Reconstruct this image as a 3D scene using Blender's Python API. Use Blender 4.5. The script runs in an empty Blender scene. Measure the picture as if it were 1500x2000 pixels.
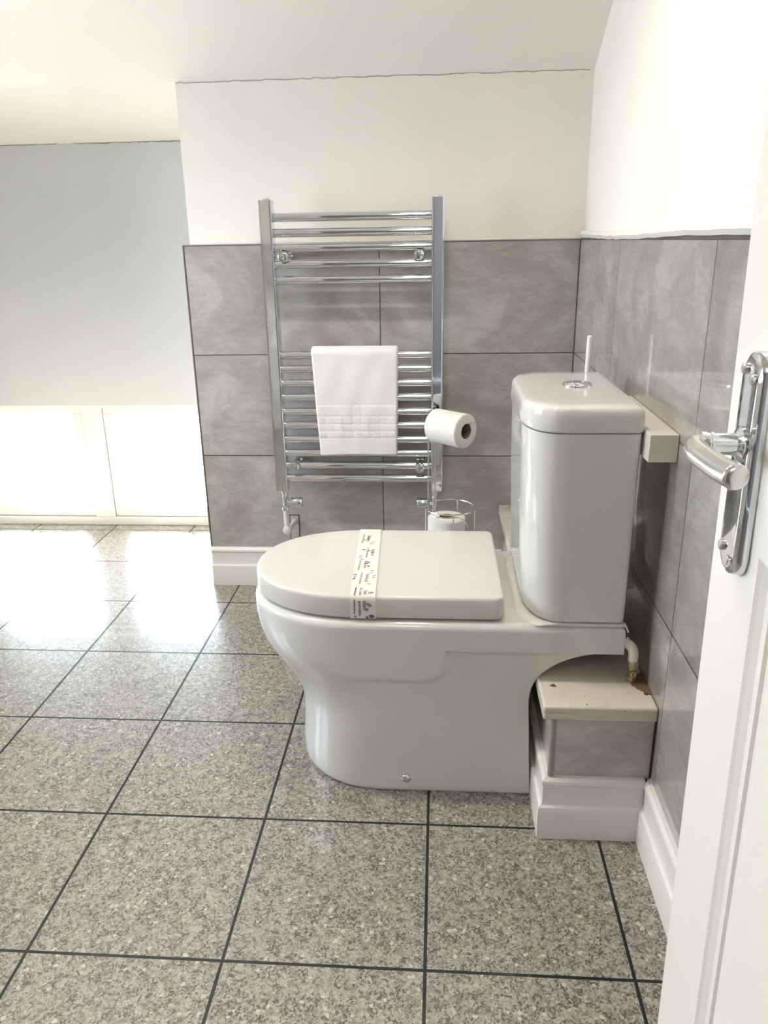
import bpy, bmesh, math, random
from mathutils import Vector, Matrix
random.seed(7)
S = bpy.context.scene
COL = S.collection
PI = math.pi

# ------------------------------------------------------------------ camera
cam_d = bpy.data.cameras.new('camera')
cam_d.sensor_fit = 'HORIZONTAL'; cam_d.sensor_width = 36.0
cam_d.lens = 1521.08/1500*36.0
cam_d.clip_start = 0.02
cam = bpy.data.objects.new('camera', cam_d); COL.objects.link(cam)
def cam_axes(pitch, yaw, roll):
    pi_, ya, ro = map(math.radians, (pitch, yaw, roll))
    fw = Vector((math.sin(ya)*math.cos(pi_), math.cos(ya)*math.cos(pi_), math.sin(pi_)))
    r = Vector((math.cos(ya), -math.sin(ya), 0)); u = r.cross(fw)
    return r*math.cos(ro)+u*math.sin(ro), -r*math.sin(ro)+u*math.cos(ro), fw
r_, u_, w_ = cam_axes(-19.186, -4.205, -0.97)
M = Matrix((r_, u_, -w_)).transposed().to_4x4(); M.translation = Vector((0, 0, 1.020))
cam.matrix_world = M
S.camera = cam

# ------------------------------------------------------------------ world, lights, exposure
S.view_settings.view_transform = 'Standard'; S.view_settings.look = 'None'
S.view_settings.gamma = 1; S.view_settings.use_curve_mapping = False
S.view_settings.exposure = 0.34
SKY = 19.0
world = bpy.data.worlds.new('sky'); S.world = world; world.use_nodes = True
bg = world.node_tree.nodes['Background']
bg.inputs[0].default_value = (0.72, 0.85, 1.0, 1); bg.inputs[1].default_value = SKY
def area(name, loc, size, sizey, target, power, color, portal=False, spread=180):
    d = bpy.data.lights.new(name, 'AREA'); d.shape = 'RECTANGLE'; d.size = size; d.size_y = sizey
    d.energy = power; d.color = color; d.spread = math.radians(spread)
    if portal: d.cycles.is_portal = True
    o = bpy.data.objects.new(name, d); COL.objects.link(o); o.location = loc
    o.rotation_euler = (Vector(target)-Vector(loc)).to_track_quat('-Z', 'Y').to_euler()
    return o
area('window_portal_low', (-1.31, 2.93, 0.27), 1.30, 0.60, (-1.31, 0, 0.27), 1, (1, 1, 1), portal=True)
area('window_portal_side', (-2.15, 1.45, 1.06), 1.2, 1.0, (0, 1.45, 1.06), 1, (1, 1, 1), portal=True)
sun_d = bpy.data.lights.new('sun', 'SUN'); sun_d.energy = 130; sun_d.angle = math.radians(2.0); sun_d.color = (1, .985, .955)
sun = bpy.data.objects.new('sun', sun_d); COL.objects.link(sun)
sun.rotation_euler = Vector((0.38, -1.0, -.74)).to_track_quat('-Z', 'Y').to_euler()
WARM = (1.0, 0.91, 0.77)
DOWNLIGHTS = [(-0.85, 1.30), (-0.10, 1.30), (-1.45, 1.30)]
DL_POWER = 30

# ------------------------------------------------------------------ materials
def mat(name, color=(.8, .8, .8), rough=.5, metal=0.0, coat=0.0, spec=.5, ior=None):
    m = bpy.data.materials.new(name); m.use_nodes = True
    b = m.node_tree.nodes['Principled BSDF']
    b.inputs['Base Color'].default_value = (*color, 1); b.inputs['Roughness'].default_value = rough
    b.inputs['Metallic'].default_value = metal; b.inputs['Coat Weight'].default_value = coat
    b.inputs['Coat Roughness'].default_value = .05
    b.inputs['Specular IOR Level'].default_value = spec
    return m
class NT:
    def __init__(s, m): s.t = m.node_tree; s.b = s.t.nodes['Principled BSDF']
    def n(s, typ, **kw):
        x = s.t.nodes.new(typ)
        for k, v in kw.items(): setattr(x, k, v)
        return x
    def link(s, a, b): s.t.links.new(a, b)
    def put(s, sock, v):
        if isinstance(v, (int, float)): sock.default_value = v
        elif isinstance(v, (tuple, list)): sock.default_value = v
        else: s.link(v, sock)
    def math(s, op, a, b=0.0, c=None, clamp=False):
        x = s.n('ShaderNodeMath', operation=op); x.use_clamp = clamp
        s.put(x.inputs[0], a); s.put(x.inputs[1], b)
        if c is not None: s.put(x.inputs[2], c)
        return x.outputs[0]
    def mix(s, f, a, b, mode='MIX'):
        x = s.n('ShaderNodeMix', data_type='RGBA', blend_type=mode)
        s.put(x.inputs[0], f); s.put(x.inputs[6], a); s.put(x.inputs[7], b)
        return x.outputs[2]
    def pos(s):
        g = s.n('ShaderNodeNewGeometry'); sp = s.n('ShaderNodeSeparateXYZ'); s.link(g.outputs['Position'], sp.inputs[0])
        return g.outputs['Position'], sp.outputs[0], sp.outputs[1], sp.outputs[2]
    def comb(s, x, y, z):
        c = s.n('ShaderNodeCombineXYZ'); s.put(c.inputs[0], x); s.put(c.inputs[1], y); s.put(c.inputs[2], z); return c.outputs[0]
    def noise(s, v, scale, detail=4, rough=.55, dist=0):
        x = s.n('ShaderNodeTexNoise'); s.link(v, x.inputs['Vector']); x.inputs['Scale'].default_value = scale
        x.inputs['Detail'].default_value = detail; x.inputs['Roughness'].default_value = rough; x.inputs['Distortion'].default_value = dist
        return x.outputs['Fac']
    def ramp(s, f, stops, interp='LINEAR'):
        x = s.n('ShaderNodeValToRGB'); s.put(x.inputs[0], f); cr = x.color_ramp; cr.interpolation = interp
        while len(cr.elements) < len(stops): cr.elements.new(.5)
        for e, (p, c) in zip(cr.elements, stops): e.position = p; e.color = (*c, 1) if len(c) == 3 else c
        return x.outputs[0]
    def bump(s, h, strength, dist, normal=None):
        x = s.n('ShaderNodeBump'); s.put(x.inputs['Height'], h); x.inputs['Strength'].default_value = strength
        x.inputs['Distance'].default_value = dist
        if normal is not None: s.link(normal, x.inputs['Normal'])
        return x.outputs[0]
def joint(N, c, c0, pitch, gap):                       # returns (mask 1 in joint, cell index)
    t = N.math('DIVIDE', N.math('SUBTRACT', c, c0), pitch)
    f = N.math('ABSOLUTE', N.math('SUBTRACT', N.math('FRACT', N.math('ADD', t, 0.5)), 0.5))
    m = N.math('LESS_THAN', N.math('MULTIPLY', f, pitch), gap/2)
    return m, N.math('FLOOR', t)
def stone_tile(name, haxis=None, h0=0, hp=.6, z0=1.0155, zp=.2984, gap=.0028, tint=1.0, rough=.13, coat=0):
    m = mat(name, rough=rough, coat=coat); N = NT(m); P, X, Y, Z = N.pos()
    h = {'x': X, 'y': Y, None: X}[haxis]
    if haxis:
        mh, ih = joint(N, h, h0, hp, gap); mz, iz = joint(N, Z, z0, zp, gap)
        mask = N.math('MAXIMUM', mh, mz)
        off = N.math('ADD', N.math('MULTIPLY', ih, 3.7), N.math('MULTIPLY', iz, 7.3))
    else: off = 2.0; mask = None
    hh = h if haxis else N.math('ADD', X, Y)
    v = N.comb(N.math('ADD', hh, off), N.math('MULTIPLY', Z, 1.25), off)
    n1 = N.noise(v, 4.2, 7, .62, .9)
    v2 = N.comb(N.math('ADD', hh, off), N.math('MULTIPLY', Z, 3.0), off)
    n2 = N.noise(v2, 16, 8, .75, .8)
    n3 = N.noise(P, 240, 2, .5)
    f = N.math('ADD', N.math('MULTIPLY', n1, .62), N.math('ADD', N.math('MULTIPLY', n2, .30), N.math('MULTIPLY', n3, .08)))
    a = tuple(c*tint for c in (.30, .275, .255)); b = tuple(c*tint for c in (.385, .357, .335)); c = tuple(c*tint for c in (.50, .475, .45))
    col = N.ramp(f, [(.36, a), (.5, b), (.62, c)])
    if mask is not None:
        col = N.mix(mask, col, (.055, .048, .042, 1))
        N.link(N.bump(N.math('SUBTRACT', 1.0, mask), .6, .001), N.b.inputs['Normal'])
        N.link(N.math('ADD', N.math('MULTIPLY', mask, .5), rough), N.b.inputs['Roughness'])
    N.link(col, N.b.inputs['Base Color'])
    return m
M_TILE_B = stone_tile('stone_tile_back', 'x', -.1653, .5410, rough=.09)
M_TILE_R = stone_tile('stone_tile_side', 'y', 1.141, .6005, rough=.035, tint=.97, coat=.7)
M_TILE_P = stone_tile('stone_tile_plain', None, rough=.25, tint=1.30)

def granite():
    m = mat('granite_floor', rough=.17, spec=.75, coat=.7); N = NT(m)
    N.b.inputs['Coat Roughness'].default_value = .16; N.b.inputs['Coat IOR'].default_value = 1.65; P, X, Y, Z = N.pos()
    T = .305
    mx, ix = joint(N, X, -.0145, T, .0052); my, iy = joint(N, Y, .5610, T, .0052)
    mask = N.math('MAXIMUM', mx, my)
    off = N.comb(N.math('MULTIPLY', ix, .37), N.math('MULTIPLY', iy, .61), N.math('ADD', N.math('MULTIPLY', ix, 1.3), iy))
    va = N.n('ShaderNodeVectorMath', operation='ADD'); N.link(P, va.inputs[0]); N.link(off, va.inputs[1]); V = va.outputs[0]
    nz = N.n('ShaderNodeTexNoise'); N.link(V, nz.inputs['Vector']); nz.inputs['Scale'].default_value = 160; nz.inputs['Detail'].default_value = 2
    dv = N.n('ShaderNodeVectorMath', operation='MULTIPLY_ADD'); N.link(nz.outputs['Color'], dv.inputs[0]); dv.inputs[1].default_value = (.007, .007, .007); N.link(V, dv.inputs[2])
    def vor(scale, feat='F1'):
        x = N.n('ShaderNodeTexVoronoi', feature=feat); N.link(dv.outputs[0], x.inputs['Vector']); x.inputs['Scale'].default_value = scale; return x
    a = vor(225); b = vor(105); c = vor(400)
    fa = N.n('ShaderNodeSeparateColor'); N.link(a.outputs['Color'], fa.inputs[0])
    fb = N.n('ShaderNodeSeparateColor'); N.link(b.outputs['Color'], fb.inputs[0])
    fc = N.n('ShaderNodeSeparateColor'); N.link(c.outputs['Color'], fc.inputs[0])
    base = N.ramp(fa.outputs[0], [(0, (.09, .08, .062)), (.20, (.15, .135, .105)), (.45, (.28, .255, .205)), (.8, (.38, .355, .29)), (1, (.47, .44, .37))])
    fine = N.ramp(fc.outputs[0], [(0, (.03, .027, .022)), (.26, (.21, .19, .155)), (1, (.46, .43, .36))])
    col = N.mix(.42, base, fine)
    clump = N.noise(V, 55, 3, .6)
    dark = N.math('MULTIPLY', N.math('LESS_THAN', fc.outputs[1], .36), N.math('GREATER_THAN', clump, .49))
    col = N.mix(N.math('MULTIPLY', dark, .85), col, (.04, .036, .031, 1))
    peb = N.math('MULTIPLY', N.math('LESS_THAN', fb.outputs[1], .075), N.math('LESS_THAN', b.outputs['Distance'], .36))
    col = N.mix(N.math('MULTIPLY', peb, .8), col, (.58, .54, .44, 1))
    pink = N.math('LESS_THAN', fa.outputs[2], .12)
    col = N.mix(N.math('MULTIPLY', pink, .35), col, (.34, .24, .20, 1))
    col = N.mix(mask, col, (.014, .018, .018, 1))
    N.link(N.math('SUBTRACT', .75, N.math('MULTIPLY', mask, .6)), N.b.inputs['Specular IOR Level'])
    N.link(col, N.b.inputs['Base Color'])
    r = N.math('ADD', N.math('MULTIPLY', mask, .4), N.math('ADD', .30, N.math('MULTIPLY', N.noise(P, 6, 3), .10)))
    N.link(r, N.b.inputs['Roughness'])
    h = N.math('ADD', N.math('SUBTRACT', 1.0, mask), N.math('MULTIPLY', N.noise(P, 90, 2), .18))
    N.link(N.bump(h, .35, .0012), N.b.inputs['Normal'])
    return m
M_FLOOR = granite()
def paint(name, color, rough=.6, bump=.12, scale=120):
    m = mat(name, color, rough); N = NT(m); P, X, Y, Z = N.pos()
    n = N.noise(P, scale, 3)
    big = N.noise(P, 2.2, 3)
    c2 = tuple(c*.96 for c in color)
    N.link(N.ramp(big, [(.35, c2), (.65, color)]), N.b.inputs['Base Color'])
    N.link(N.bump(n, bump, .002), N.b.inputs['Normal'])
    return m
M_WALL = paint('cream_wall_paint', (.87, .82, .75))
M_CEIL = paint('white_ceiling_paint', (.88, .845, .785))
M_GLOSS = paint('white_gloss_paint', (.80, .765, .73), .32, .05, 30)
M_DOOR = paint('ivory_door_paint', (.91, .865, .785), .35, .04, 25)
M_FRAME = paint('window_frame_paint', (.90, .895, .87), .35, .03, 30)
def worn_paint():
    m = mat('worn_white_paint', (.74, .70, .62), .5); N = NT(m); P, X, Y, Z = N.pos()
    v = N.comb(N.math('MULTIPLY', X, 1.0), N.math('MULTIPLY', Y, 1.0), N.math('MULTIPLY', Z, 14.0))
    n = N.noise(v, 11, 5, .65, .3)
    d = N.noise(P, 170, 2)
    col = N.ramp(n, [(.28, (.47, .42, .35)), (.42, (.62, .57, .49)), (.7, (.67, .62, .54))])
    spot = N.math('GREATER_THAN', N.noise(P, 85, 1), .80)
    col = N.mix(spot, col, (.16, .08, .045, 1))
    N.link(col, N.b.inputs['Base Color']); N.link(N.bump(n, .35, .002), N.b.inputs['Normal'])
    return m
M_WORN = worn_paint()
M_CERAMIC = mat('glazed_white_ceramic', (.69, .675, .65), .07, coat=.4)
M_SEAT = mat('white_seat_plastic', (.645, .62, .59), .16)
M_CHROME = mat('polished_chrome', (.70, .73, .76), .05, 1.0)
M_CHROME2 = mat('satin_chrome', (.66, .66, .65), .24, 1.0)
M_WIRE = mat('chromed_wire', (.78, .77, .75), .18, 1.0)
M_BRASS = mat('tarnished_brass', (.42, .36, .24), .33, 1.0)
M_DARK = mat('dark_gap', (.02, .018, .016), .7)
M_PLASTIC = mat('white_pipe_plastic', (.76, .73, .66), .35)
M_PIPEPAINT = paint('painted_pipe', (.68, .66, .60), .35, .1, 60)
M_PAPER = paint('tissue_paper', (.77, .75, .69), .95, .5, 260)
M_CARD = mat('brown_card', (.20, .15, .11), .9)
M_STRIP = mat('paper_band', (.74, .71, .67), .8)
M_INK = mat('grey_print', (.12, .11, .10), .8)
M_INK2 = mat('pale_grey_print', (.30, .28, .26), .8)
M_WOOD = paint('bare_wood', (.19, .125, .065), .8, .6, 150)
M_RUST = mat('rust', (.14, .045, .018), .9)
M_GROUTW = mat('white_sealant', (.74, .70, .64), .6)
def towel_mat():
    m = mat('white_terry_cloth', (.81, .775, .785), .95); N = NT(m); P, X, Y, Z = N.pos()
    n = N.noise(P, 620, 2, .6); n2 = N.noise(P, 120, 2)
    N.link(N.bump(N.math('ADD', n, N.math('MULTIPLY', n2, .5)), .55, .002), N.b.inputs['Normal'])
    N.b.inputs['Sheen Weight'].default_value = .25
    return m
M_TOWEL = towel_mat()
def glass_mat():
    m = bpy.data.materials.new('window_glass'); m.use_nodes = True; t = m.node_tree; t.nodes.clear()
    o = t.nodes.new('ShaderNodeOutputMaterial'); tr = t.nodes.new('ShaderNodeBsdfTransparent'); g = t.nodes.new('ShaderNodeBsdfGlossy')
    g.inputs['Roughness'].default_value = .02; f = t.nodes.new('ShaderNodeFresnel'); f.inputs[0].default_value = 1.45
    mx = t.nodes.new('ShaderNodeMixShader'); t.links.new(f.outputs[0], mx.inputs[0]); t.links.new(tr.outputs[0], mx.inputs[1]); t.links.new(g.outputs[0], mx.inputs[2])
    t.links.new(mx.outputs[0], o.inputs[0]); return m
M_GLASS = glass_mat()
def emit(name, color, s):
    m = mat(name, color, .5); b = m.node_tree.nodes['Principled BSDF']
    b.inputs['Emission Color'].default_value = (*color, 1); b.inputs['Emission Strength'].default_value = s; return m
M_LAMP = emit('lamp_glow', (1, .88, .70), 30)
M_LEAF = mat('leaf_green', (.34, .40, .24), .5)
M_STEM = mat('shrub_stem', (.16, .11, .07), .8)
M_PAVE = paint('pale_paving', (.55, .55, .53), .8, .4, 40)

# ------------------------------------------------------------------ mesh helpers
def wloc(o):
    v = Vector((0, 0, 0))
    while o is not None: v += o.location; o = o.parent
    return v
def obj(name, bm, m, parent=None, origin=None, smooth=35, bevel=0, seg=3):
    """links a world-space bmesh as one object (children share the frame of their thing)"""
    bmesh.ops.recalc_face_normals(bm, faces=bm.faces[:])
    if parent is not None: off = wloc(parent)
    else: off = Vector(origin) if origin is not None else Vector((0, 0, 0))
    bmesh.ops.translate(bm, verts=bm.verts[:], vec=-off)
    me = bpy.data.meshes.new(name); bm.to_mesh(me); bm.free()
    me.materials.append(m)
    me.polygons.foreach_set('use_smooth', [bool(smooth)]*len(me.polygons))
    if smooth: me.set_sharp_from_angle(angle=math.radians(smooth))
    o = bpy.data.objects.new(name, me); COL.objects.link(o)
    if parent is not None: o.parent = parent
    else: o.location = off
    if bevel:
        b = o.modifiers.new('bevel', 'BEVEL'); b.width = bevel; b.segments = seg; b.limit_method = 'ANGLE'; b.angle_limit = math.radians(40)
        b.harden_normals = False
    return o
def thing(name, label, cat, loc, group=None):
    o = bpy.data.objects.new(name, None); COL.objects.link(o); o.location = loc; o.empty_display_size = .05
    o['label'] = label; o['category'] = cat
    if group: o['group'] = group
    return o
def tag(o, label, cat, group=None):
    o['label'] = label; o['category'] = cat
    if group: o['group'] = group
    return o
def struct(o, label=None, cat=None):
    o['kind'] = 'structure'
    if label: o['label'] = label
    if cat: o['category'] = cat
    return o
def box(bm, x0, x1, y0, y1, z0, z1):
    vs = [bm.verts.new((x, y, z)) for x in (x0, x1) for y in (y0, y1) for z in (z0, z1)]
    for f in ((0, 1, 3, 2), (4, 6, 7, 5), (0, 4, 5, 1), (2, 3, 7, 6), (0, 2, 6, 4), (1, 5, 7, 3)):
        bm.faces.new([vs[i] for i in f])
    return vs
def boxes(*L):
    bm = bmesh.new()
    for b in L: box(bm, *b)
    return bm
def loft(bm, rings, cap0=True, cap1=True, closed=True):
    R = [[bm.verts.new(p) for p in r] for r in rings]
    n = len(R[0])
    for a, b in zip(R, R[1:]):
        for i in range(n if closed else n-1):
            j = (i+1) % n
            bm.faces.new((a[i], a[j], b[j], b[i]))
    if cap0: bm.faces.new(R[0][::-1])
    if cap1: bm.faces.new(R[-1])
    return R
def frame(d):
    d = Vector(d).normalized(); a = Vector((0, 0, 1)) if abs(d.z) < .9 else Vector((1, 0, 0))
    u = d.cross(a).normalized(); return u, d.cross(u).normalized()
def tube(bm, pts, r, n=16, cap=True):
    pts = [Vector(p) for p in pts]; rs = r if isinstance(r, (list, tuple)) else [r]*len(pts)
    rings = []; u = None
    for i, p in enumerate(pts):
        t = (pts[min(i+1, len(pts)-1)]-pts[max(i-1, 0)]).normalized()
        if u is None: u, v = frame(t)
        else:
            u = (u - t*u.dot(t)).normalized(); v = t.cross(u)
        rings.append([p+(u*math.cos(2*PI*k/n)+v*math.sin(2*PI*k/n))*rs[i] for k in range(n)])
    loft(bm, rings, cap, cap)
def ring(bm, c, R, r, n=48, m=8, a0=0, a1=2*PI, normal=(0, 0, 1)):
    u, v = frame(normal); c = Vector(c)
    pts = [c+(u*math.cos(a0+(a1-a0)*k/n)+v*math.sin(a0+(a1-a0)*k/n))*R for k in range(n+1)]
    tube(bm, pts, r, m)
def lathe(bm, c, axis, prof, n=32):
    """prof: (distance along axis, radius)"""
    axis = Vector(axis).normalized(); u, v = frame(axis); c = Vector(c)
    loft(bm, [[c+axis*h+(u*math.cos(2*PI*k/n)+v*math.sin(2*PI*k/n))*max(rr, 1e-5) for k in range(n)] for h, rr in prof])
def smoothpts(P, n=8):
    """Catmull-Rom through points"""
    P = [Vector(p) for p in P]; out = []
    for i in range(len(P)-1):
        p0, p1, p2, p3 = P[max(i-1, 0)], P[i], P[i+1], P[min(i+2, len(P)-1)]
        for k in range(n):
            t = k/n
            out.append(.5*((2*p1)+(p2-p0)*t+(2*p0-5*p1+4*p2-p3)*t*t+(3*p1-p0-3*p2+p3)*t**3))
    out.append(P[-1]); return out
def lerp_tab(T, z):
    if z <= T[0][0]: return T[0][1]
    for (a, va), (b, vb) in zip(T, T[1:]):
        if z <= b:
            return va+(vb-va)*(z-a)/(b-a)
    return T[-1][1]
def spline_tab(T, z):
    """monotone-ish cubic table lookup"""
    if z <= T[0][0]: return T[0][1]
    for i in range(len(T)-1):
        if z <= T[i+1][0]:
            x0, y0 = T[i]; x1, y1 = T[i+1]; h = x1-x0; t = (z-x0)/h
            d = (y1-y0)/h
            dm = (y0-T[i-1][1])/(x0-T[i-1][0]) if i > 0 else d
            dp = (T[i+2][1]-y1)/(T[i+2][0]-x1) if i+2 < len(T) else d
            m0 = 0 if dm*d <= 0 else 2*dm*d/(dm+d); m1 = 0 if dp*d <= 0 else 2*dp*d/(dp+d)
            return (2*t**3-3*t*t+1)*y0+(t**3-2*t*t+t)*h*m0+(-2*t**3+3*t*t)*y1+(t**3-t*t)*h*m1
    return T[-1][1]
def sstep(a, b, x):
    t = min(1, max(0, (x-a)/(b-a))); return t*t*(3-2*t)

# ------------------------------------------------------------------ room shell
YB, XL, XR, ZT = 2.229, -.707, .374, 1.0155          # tiled back wall, its free end, right wall, top of the tiles
YW, XLEFT, YN = 2.745, -1.95, -.14                    # window wall, far left wall, doorway wall
SL = .565
def zc(y):                                            # ceiling height at depth y
    if y > 2.239: return 1.4186-(y-2.239)*.155
    return min(2.30, 1.4186+SL*(2.239-y))
floor = struct(obj('floor', boxes((XLEFT-.15, XR+.15, YN-.02, YW+.14, -.12, 0)), M_FLOOR, smooth=0), 'speckled granite tile floor with dark joints', 'floor')
bm = bmesh.new()                                      # ceiling, profile extruded along x: flat near the door, sloping to the eaves
ys = [YN-.10, 2.239-(2.30-1.4186)/SL, 2.239, YW+.16]
lo = [(y, zc(y)) for y in ys]
prof = lo+[(y, z+.14) for y, z in lo[::-1]]
loft(bm, [[(XLEFT-.15, y, z) for y, z in prof], [(XR+.15, y, z) for y, z in prof]])
struct(obj('ceiling', bm, M_CEIL, smooth=0), 'white sloping ceiling running down to the low eaves', 'ceiling')
def wall_yz(x0, x1, ya, yb, top=None, holes=()):      # wall slab whose top follows the ceiling
    bm = bmesh.new()
    cut = sorted(set([ya, yb]+[y for y in ys if ya < y < yb]+[h[k] for h in holes for k in (0, 1)]))
    for a, b in zip(cut, cut[1:]):
        hs = [h for h in holes if h[0] <= a+1e-6 and h[1] >= b-1e-6]
        spans = [(0, None)] if not hs else [(0, hs[0][2]), (hs[0][3], None)]
        for z0, z1 in spans:
            ta = (zc(a)+.05) if z1 is None else z1; tb = (zc(b)+.05) if z1 is None else z1
            loft(bm, [[(x0, a, z0), (x0, b, z0), (x0, b, tb), (x0, a, ta)], [(x1, a, z0), (x1, b, z0), (x1, b, tb), (x1, a, ta)]])
    return bm
wr = struct(obj('wall_right', wall_yz(XR+.010, XR+.14, YN-.12, 2.30), M_WALL, smooth=0), 'cream upper right wall above grey stone tiles', 'wall')
struct(obj('wall_left', wall_yz(XLEFT-.14, XLEFT, YN-.12, YW+.14, holes=[(.90, 1.98, .62, 1.46)]), M_WALL, smooth=0), 'cream left wall with a side window', 'wall')
wb = struct(obj('wall_back', boxes((XL+.016, XR+.14, YB+.010, YW+.14, 0, 1.47)), M_WALL, smooth=0), 'cream wall behind the chrome towel radiator', 'wall')
# tile claddings, standing 10 mm proud of the plaster
obj('tile_cladding', boxes((XL, XR, YB, YB+.012, 0, ZT)), M_TILE_B, wb, smooth=0)['label'] = 'polished grey stone tiles with thin dark joints'
obj('edge_trim', boxes((XL-.003, XL, YB-.001, YB+.012, 0, ZT+.002), (XL, XR-.001, YB-.0005, YB+.012, ZT, ZT+.002)), mat('grey_edge_trim', (.20, .18, .165), .4), wb, smooth=0)
obj('tile_cladding', boxes((XR, XR+.012, YN+.002, YB+.0, 0, ZT)), M_TILE_R, wr, smooth=0)['label'] = 'polished grey stone tiles with thin dark joints'
obj('edge_trim', boxes((XR-.001, XR+.012, YN+.002, YB-.002, ZT, ZT+.004)), mat('dark_edge_trim', (.09, .08, .07), .5), wr, smooth=0)
bm = boxes((XR-.0015, XR+.001, YB-.0025, YB+.001, .12, ZT))
obj('corner_joint', bm, M_DARK, wb, smooth=0)
# irregular caulk bead between tiles and plaster
bm = bmesh.new()
pts = [(XR+.002, YN+.01+k*(YB-YN-.03)/60, ZT+.010+random.uniform(-.0012, .0012)+.003*math.sin(k*.23)) for k in range(61)]
tube(bm, pts, .0085, 6)
obj('caulk_bead', bm, M_GROUTW, wr)
bm = bmesh.new()
pts = [(XL+.02+k*(XR-XL-.03)/60, YB+.004, ZT+.004+random.uniform(-.0006, .0006)) for k in range(61)]
tube(bm, pts, .0045, 6); obj('caulk_bead', bm, M_GROUTW, wb)
# uneven plaster crack line where wall meets the sloping ceiling
bm = bmesh.new()
pts = [(XL+.018+k*(XR-XL-.02)/90, YB+.0095, 1.4175+random.uniform(-.0016, .0016)) for k in range(91)]
tube(bm, pts, .0012, 4); obj('plaster_crack', bm, mat('plaster_crack', (.42, .39, .34), .9), wb)
# window wall: upper part down to the lintel, pieces left of the window
WZ0, WZ1, WX0, WX1 = 0.0, .468, -1.86, -.76
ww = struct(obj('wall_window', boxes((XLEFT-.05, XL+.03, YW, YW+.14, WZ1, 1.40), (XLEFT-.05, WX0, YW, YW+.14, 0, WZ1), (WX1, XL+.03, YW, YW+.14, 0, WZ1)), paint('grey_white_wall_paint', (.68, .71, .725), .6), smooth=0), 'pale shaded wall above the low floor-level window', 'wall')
bm = bmesh.new()
pts = [(XLEFT+k*(XL-XLEFT)/120, YW-.001, zc(YW)-.0015+random.uniform(-.0020, .0020)+(.004 if 66 < k < 72 else 0)) for k in range(121)]
tube(bm, pts, .0017, 4); obj('plaster_crack', bm, mat('plaster_crack_line', (.40, .39, .35), .9), ww)
# doorway wall and the landing behind the camera
struct(obj('wall_door', boxes((XLEFT-.05, -.66, YN-.10, YN, 0, 2.42), (.20, XR+.05, YN-.10, YN, 0, 2.42), (-.66, .20, YN-.10, YN, 2.05, 2.42)), M_WALL, smooth=0), 'cream doorway wall', 'wall')
obj('tile_cladding', boxes((XLEFT, -.72, YN-.001, YN+.010, 0, ZT)), M_TILE_P, bpy.data.objects['wall_door'], smooth=0)  # unseen tiling, added to cut the light bounced off the doorway wall
obj('tile_cladding', boxes((XLEFT-.001, XLEFT+.010, YN+.010, .90, 0, ZT), (XLEFT-.001, XLEFT+.010, .90, 1.98, 0, .62), (XLEFT-.001, XLEFT+.010, 1.98, YW, 0, ZT)), M_TILE_P, bpy.data.objects['wall_left'], smooth=0)  # also added out of view, so the left wall bounces less light
struct(obj('floor_landing', boxes((-1.45, 1.05, -1.75, YN-.02, -.12, -.001)), mat('landing_carpet_darkened', (.15, .13, .12), .9), smooth=0), 'landing floor outside the door, darkened for a dim landing', 'floor')  # landing dimness put into the carpet colour
struct(obj('wall_landing', boxes((-1.45, -1.35, -1.75, YN-.10, 0, 2.42), (.95, 1.05, -1.75, YN-.10, 0, 2.42), (-1.45, 1.05, -1.85, -1.75, 0, 2.42)), mat('landing_wall_darkened', (.16, .14, .13), .7), smooth=0), 'landing walls outside the door, darkened for a dim landing', 'wall')  # wall colour darkened so the landing bounces and reflects little light
struct(obj('ceiling_landing', boxes((-1.45, 1.05, -1.85, YN-.0, 2.42, 2.52)), M_CEIL, smooth=0), 'white landing ceiling', 'ceiling')

# skirting boards: stepped profile swept along a wall
SK = [(0, 0), (.018, 0), (.018, .062), (.0165, .066), (.012, .069), (.0105, .075), (.0105, .108), (.013, .1125), (.012, .118), (.007, .123), (0, .124)]
def skirting(p0, p1, nrm, m0=0, m1=0, prof=SK):
    """sweeps the profile from p0 to p1; m0/m1 = +1/-1 mitre direction factors"""
    p0 = Vector(p0); p1 = Vector(p1); d = (p1-p0).normalized(); nrm = Vector(nrm); bm = bmesh.new()
    loft(bm, [[p0+nrm*a-d*(m0*a)+Vector((0, 0, z)) for a, z in prof], [p1+nrm*a+d*(m1*a)+Vector((0, 0, z)) for a, z in prof]])
    return bm
BX, BY = .199, 1.164                                   # left and near faces of the tiled pipe boxing
struct(obj('baseboard_back', skirting((XL+.0, YB, 0), (BX, YB, 0), (0, -1, 0), 0, -1), M_GLOSS, smooth=25), 'white stepped skirting board under the tiled wall', 'skirting board')
struct(obj('baseboard_right', skirting((XR, YN+.01, 0), (XR, BY-.0, 0), (-1, 0, 0), 0, -1), M_GLOSS, smooth=25), 'white stepped skirting board along the right wall', 'skirting board')

# ------------------------------------------------------------------ tiled pipe boxing in the corner
bxg = thing('pipe_boxing', 'low tiled boxing with worn white wooden top behind the toilet', 'boxing', ((BX+XR)/2, BY, 0))
obj('body', boxes((BX, XR-.001, BY, YB-.001, 0, .241)), M_TILE_P, bxg, smooth=0, bevel=.001)['label'] = 'grey stone tiled sides'
bm = bmesh.new(); tube(bm, [(BX+.002, BY-.001, .125), (BX+.002, BY-.001, .241)], .0055, 12)
obj('corner_trim', bm, mat('grey_trim', (.30, .285, .26), .35), bxg)
tp = obj('top_board', boxes((.1815, XR-.0005, BY-.007, YB-.0005, .241, .268)), M_WORN, bxg, smooth=60, bevel=.004)
tp['label'] = 'worn white painted wooden top with peeling corner'
def skirt_pair():
    a = skirting((BX, BY, 0), (XR-.001, BY, 0), (0, -1, 0), 1, -.0)
    return a
obj('skirting_board', skirting((BX, BY, 0), (XR-.010, BY, 0), (0, -1, 0), .95, 0), M_GLOSS, bxg, smooth=25)
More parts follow.
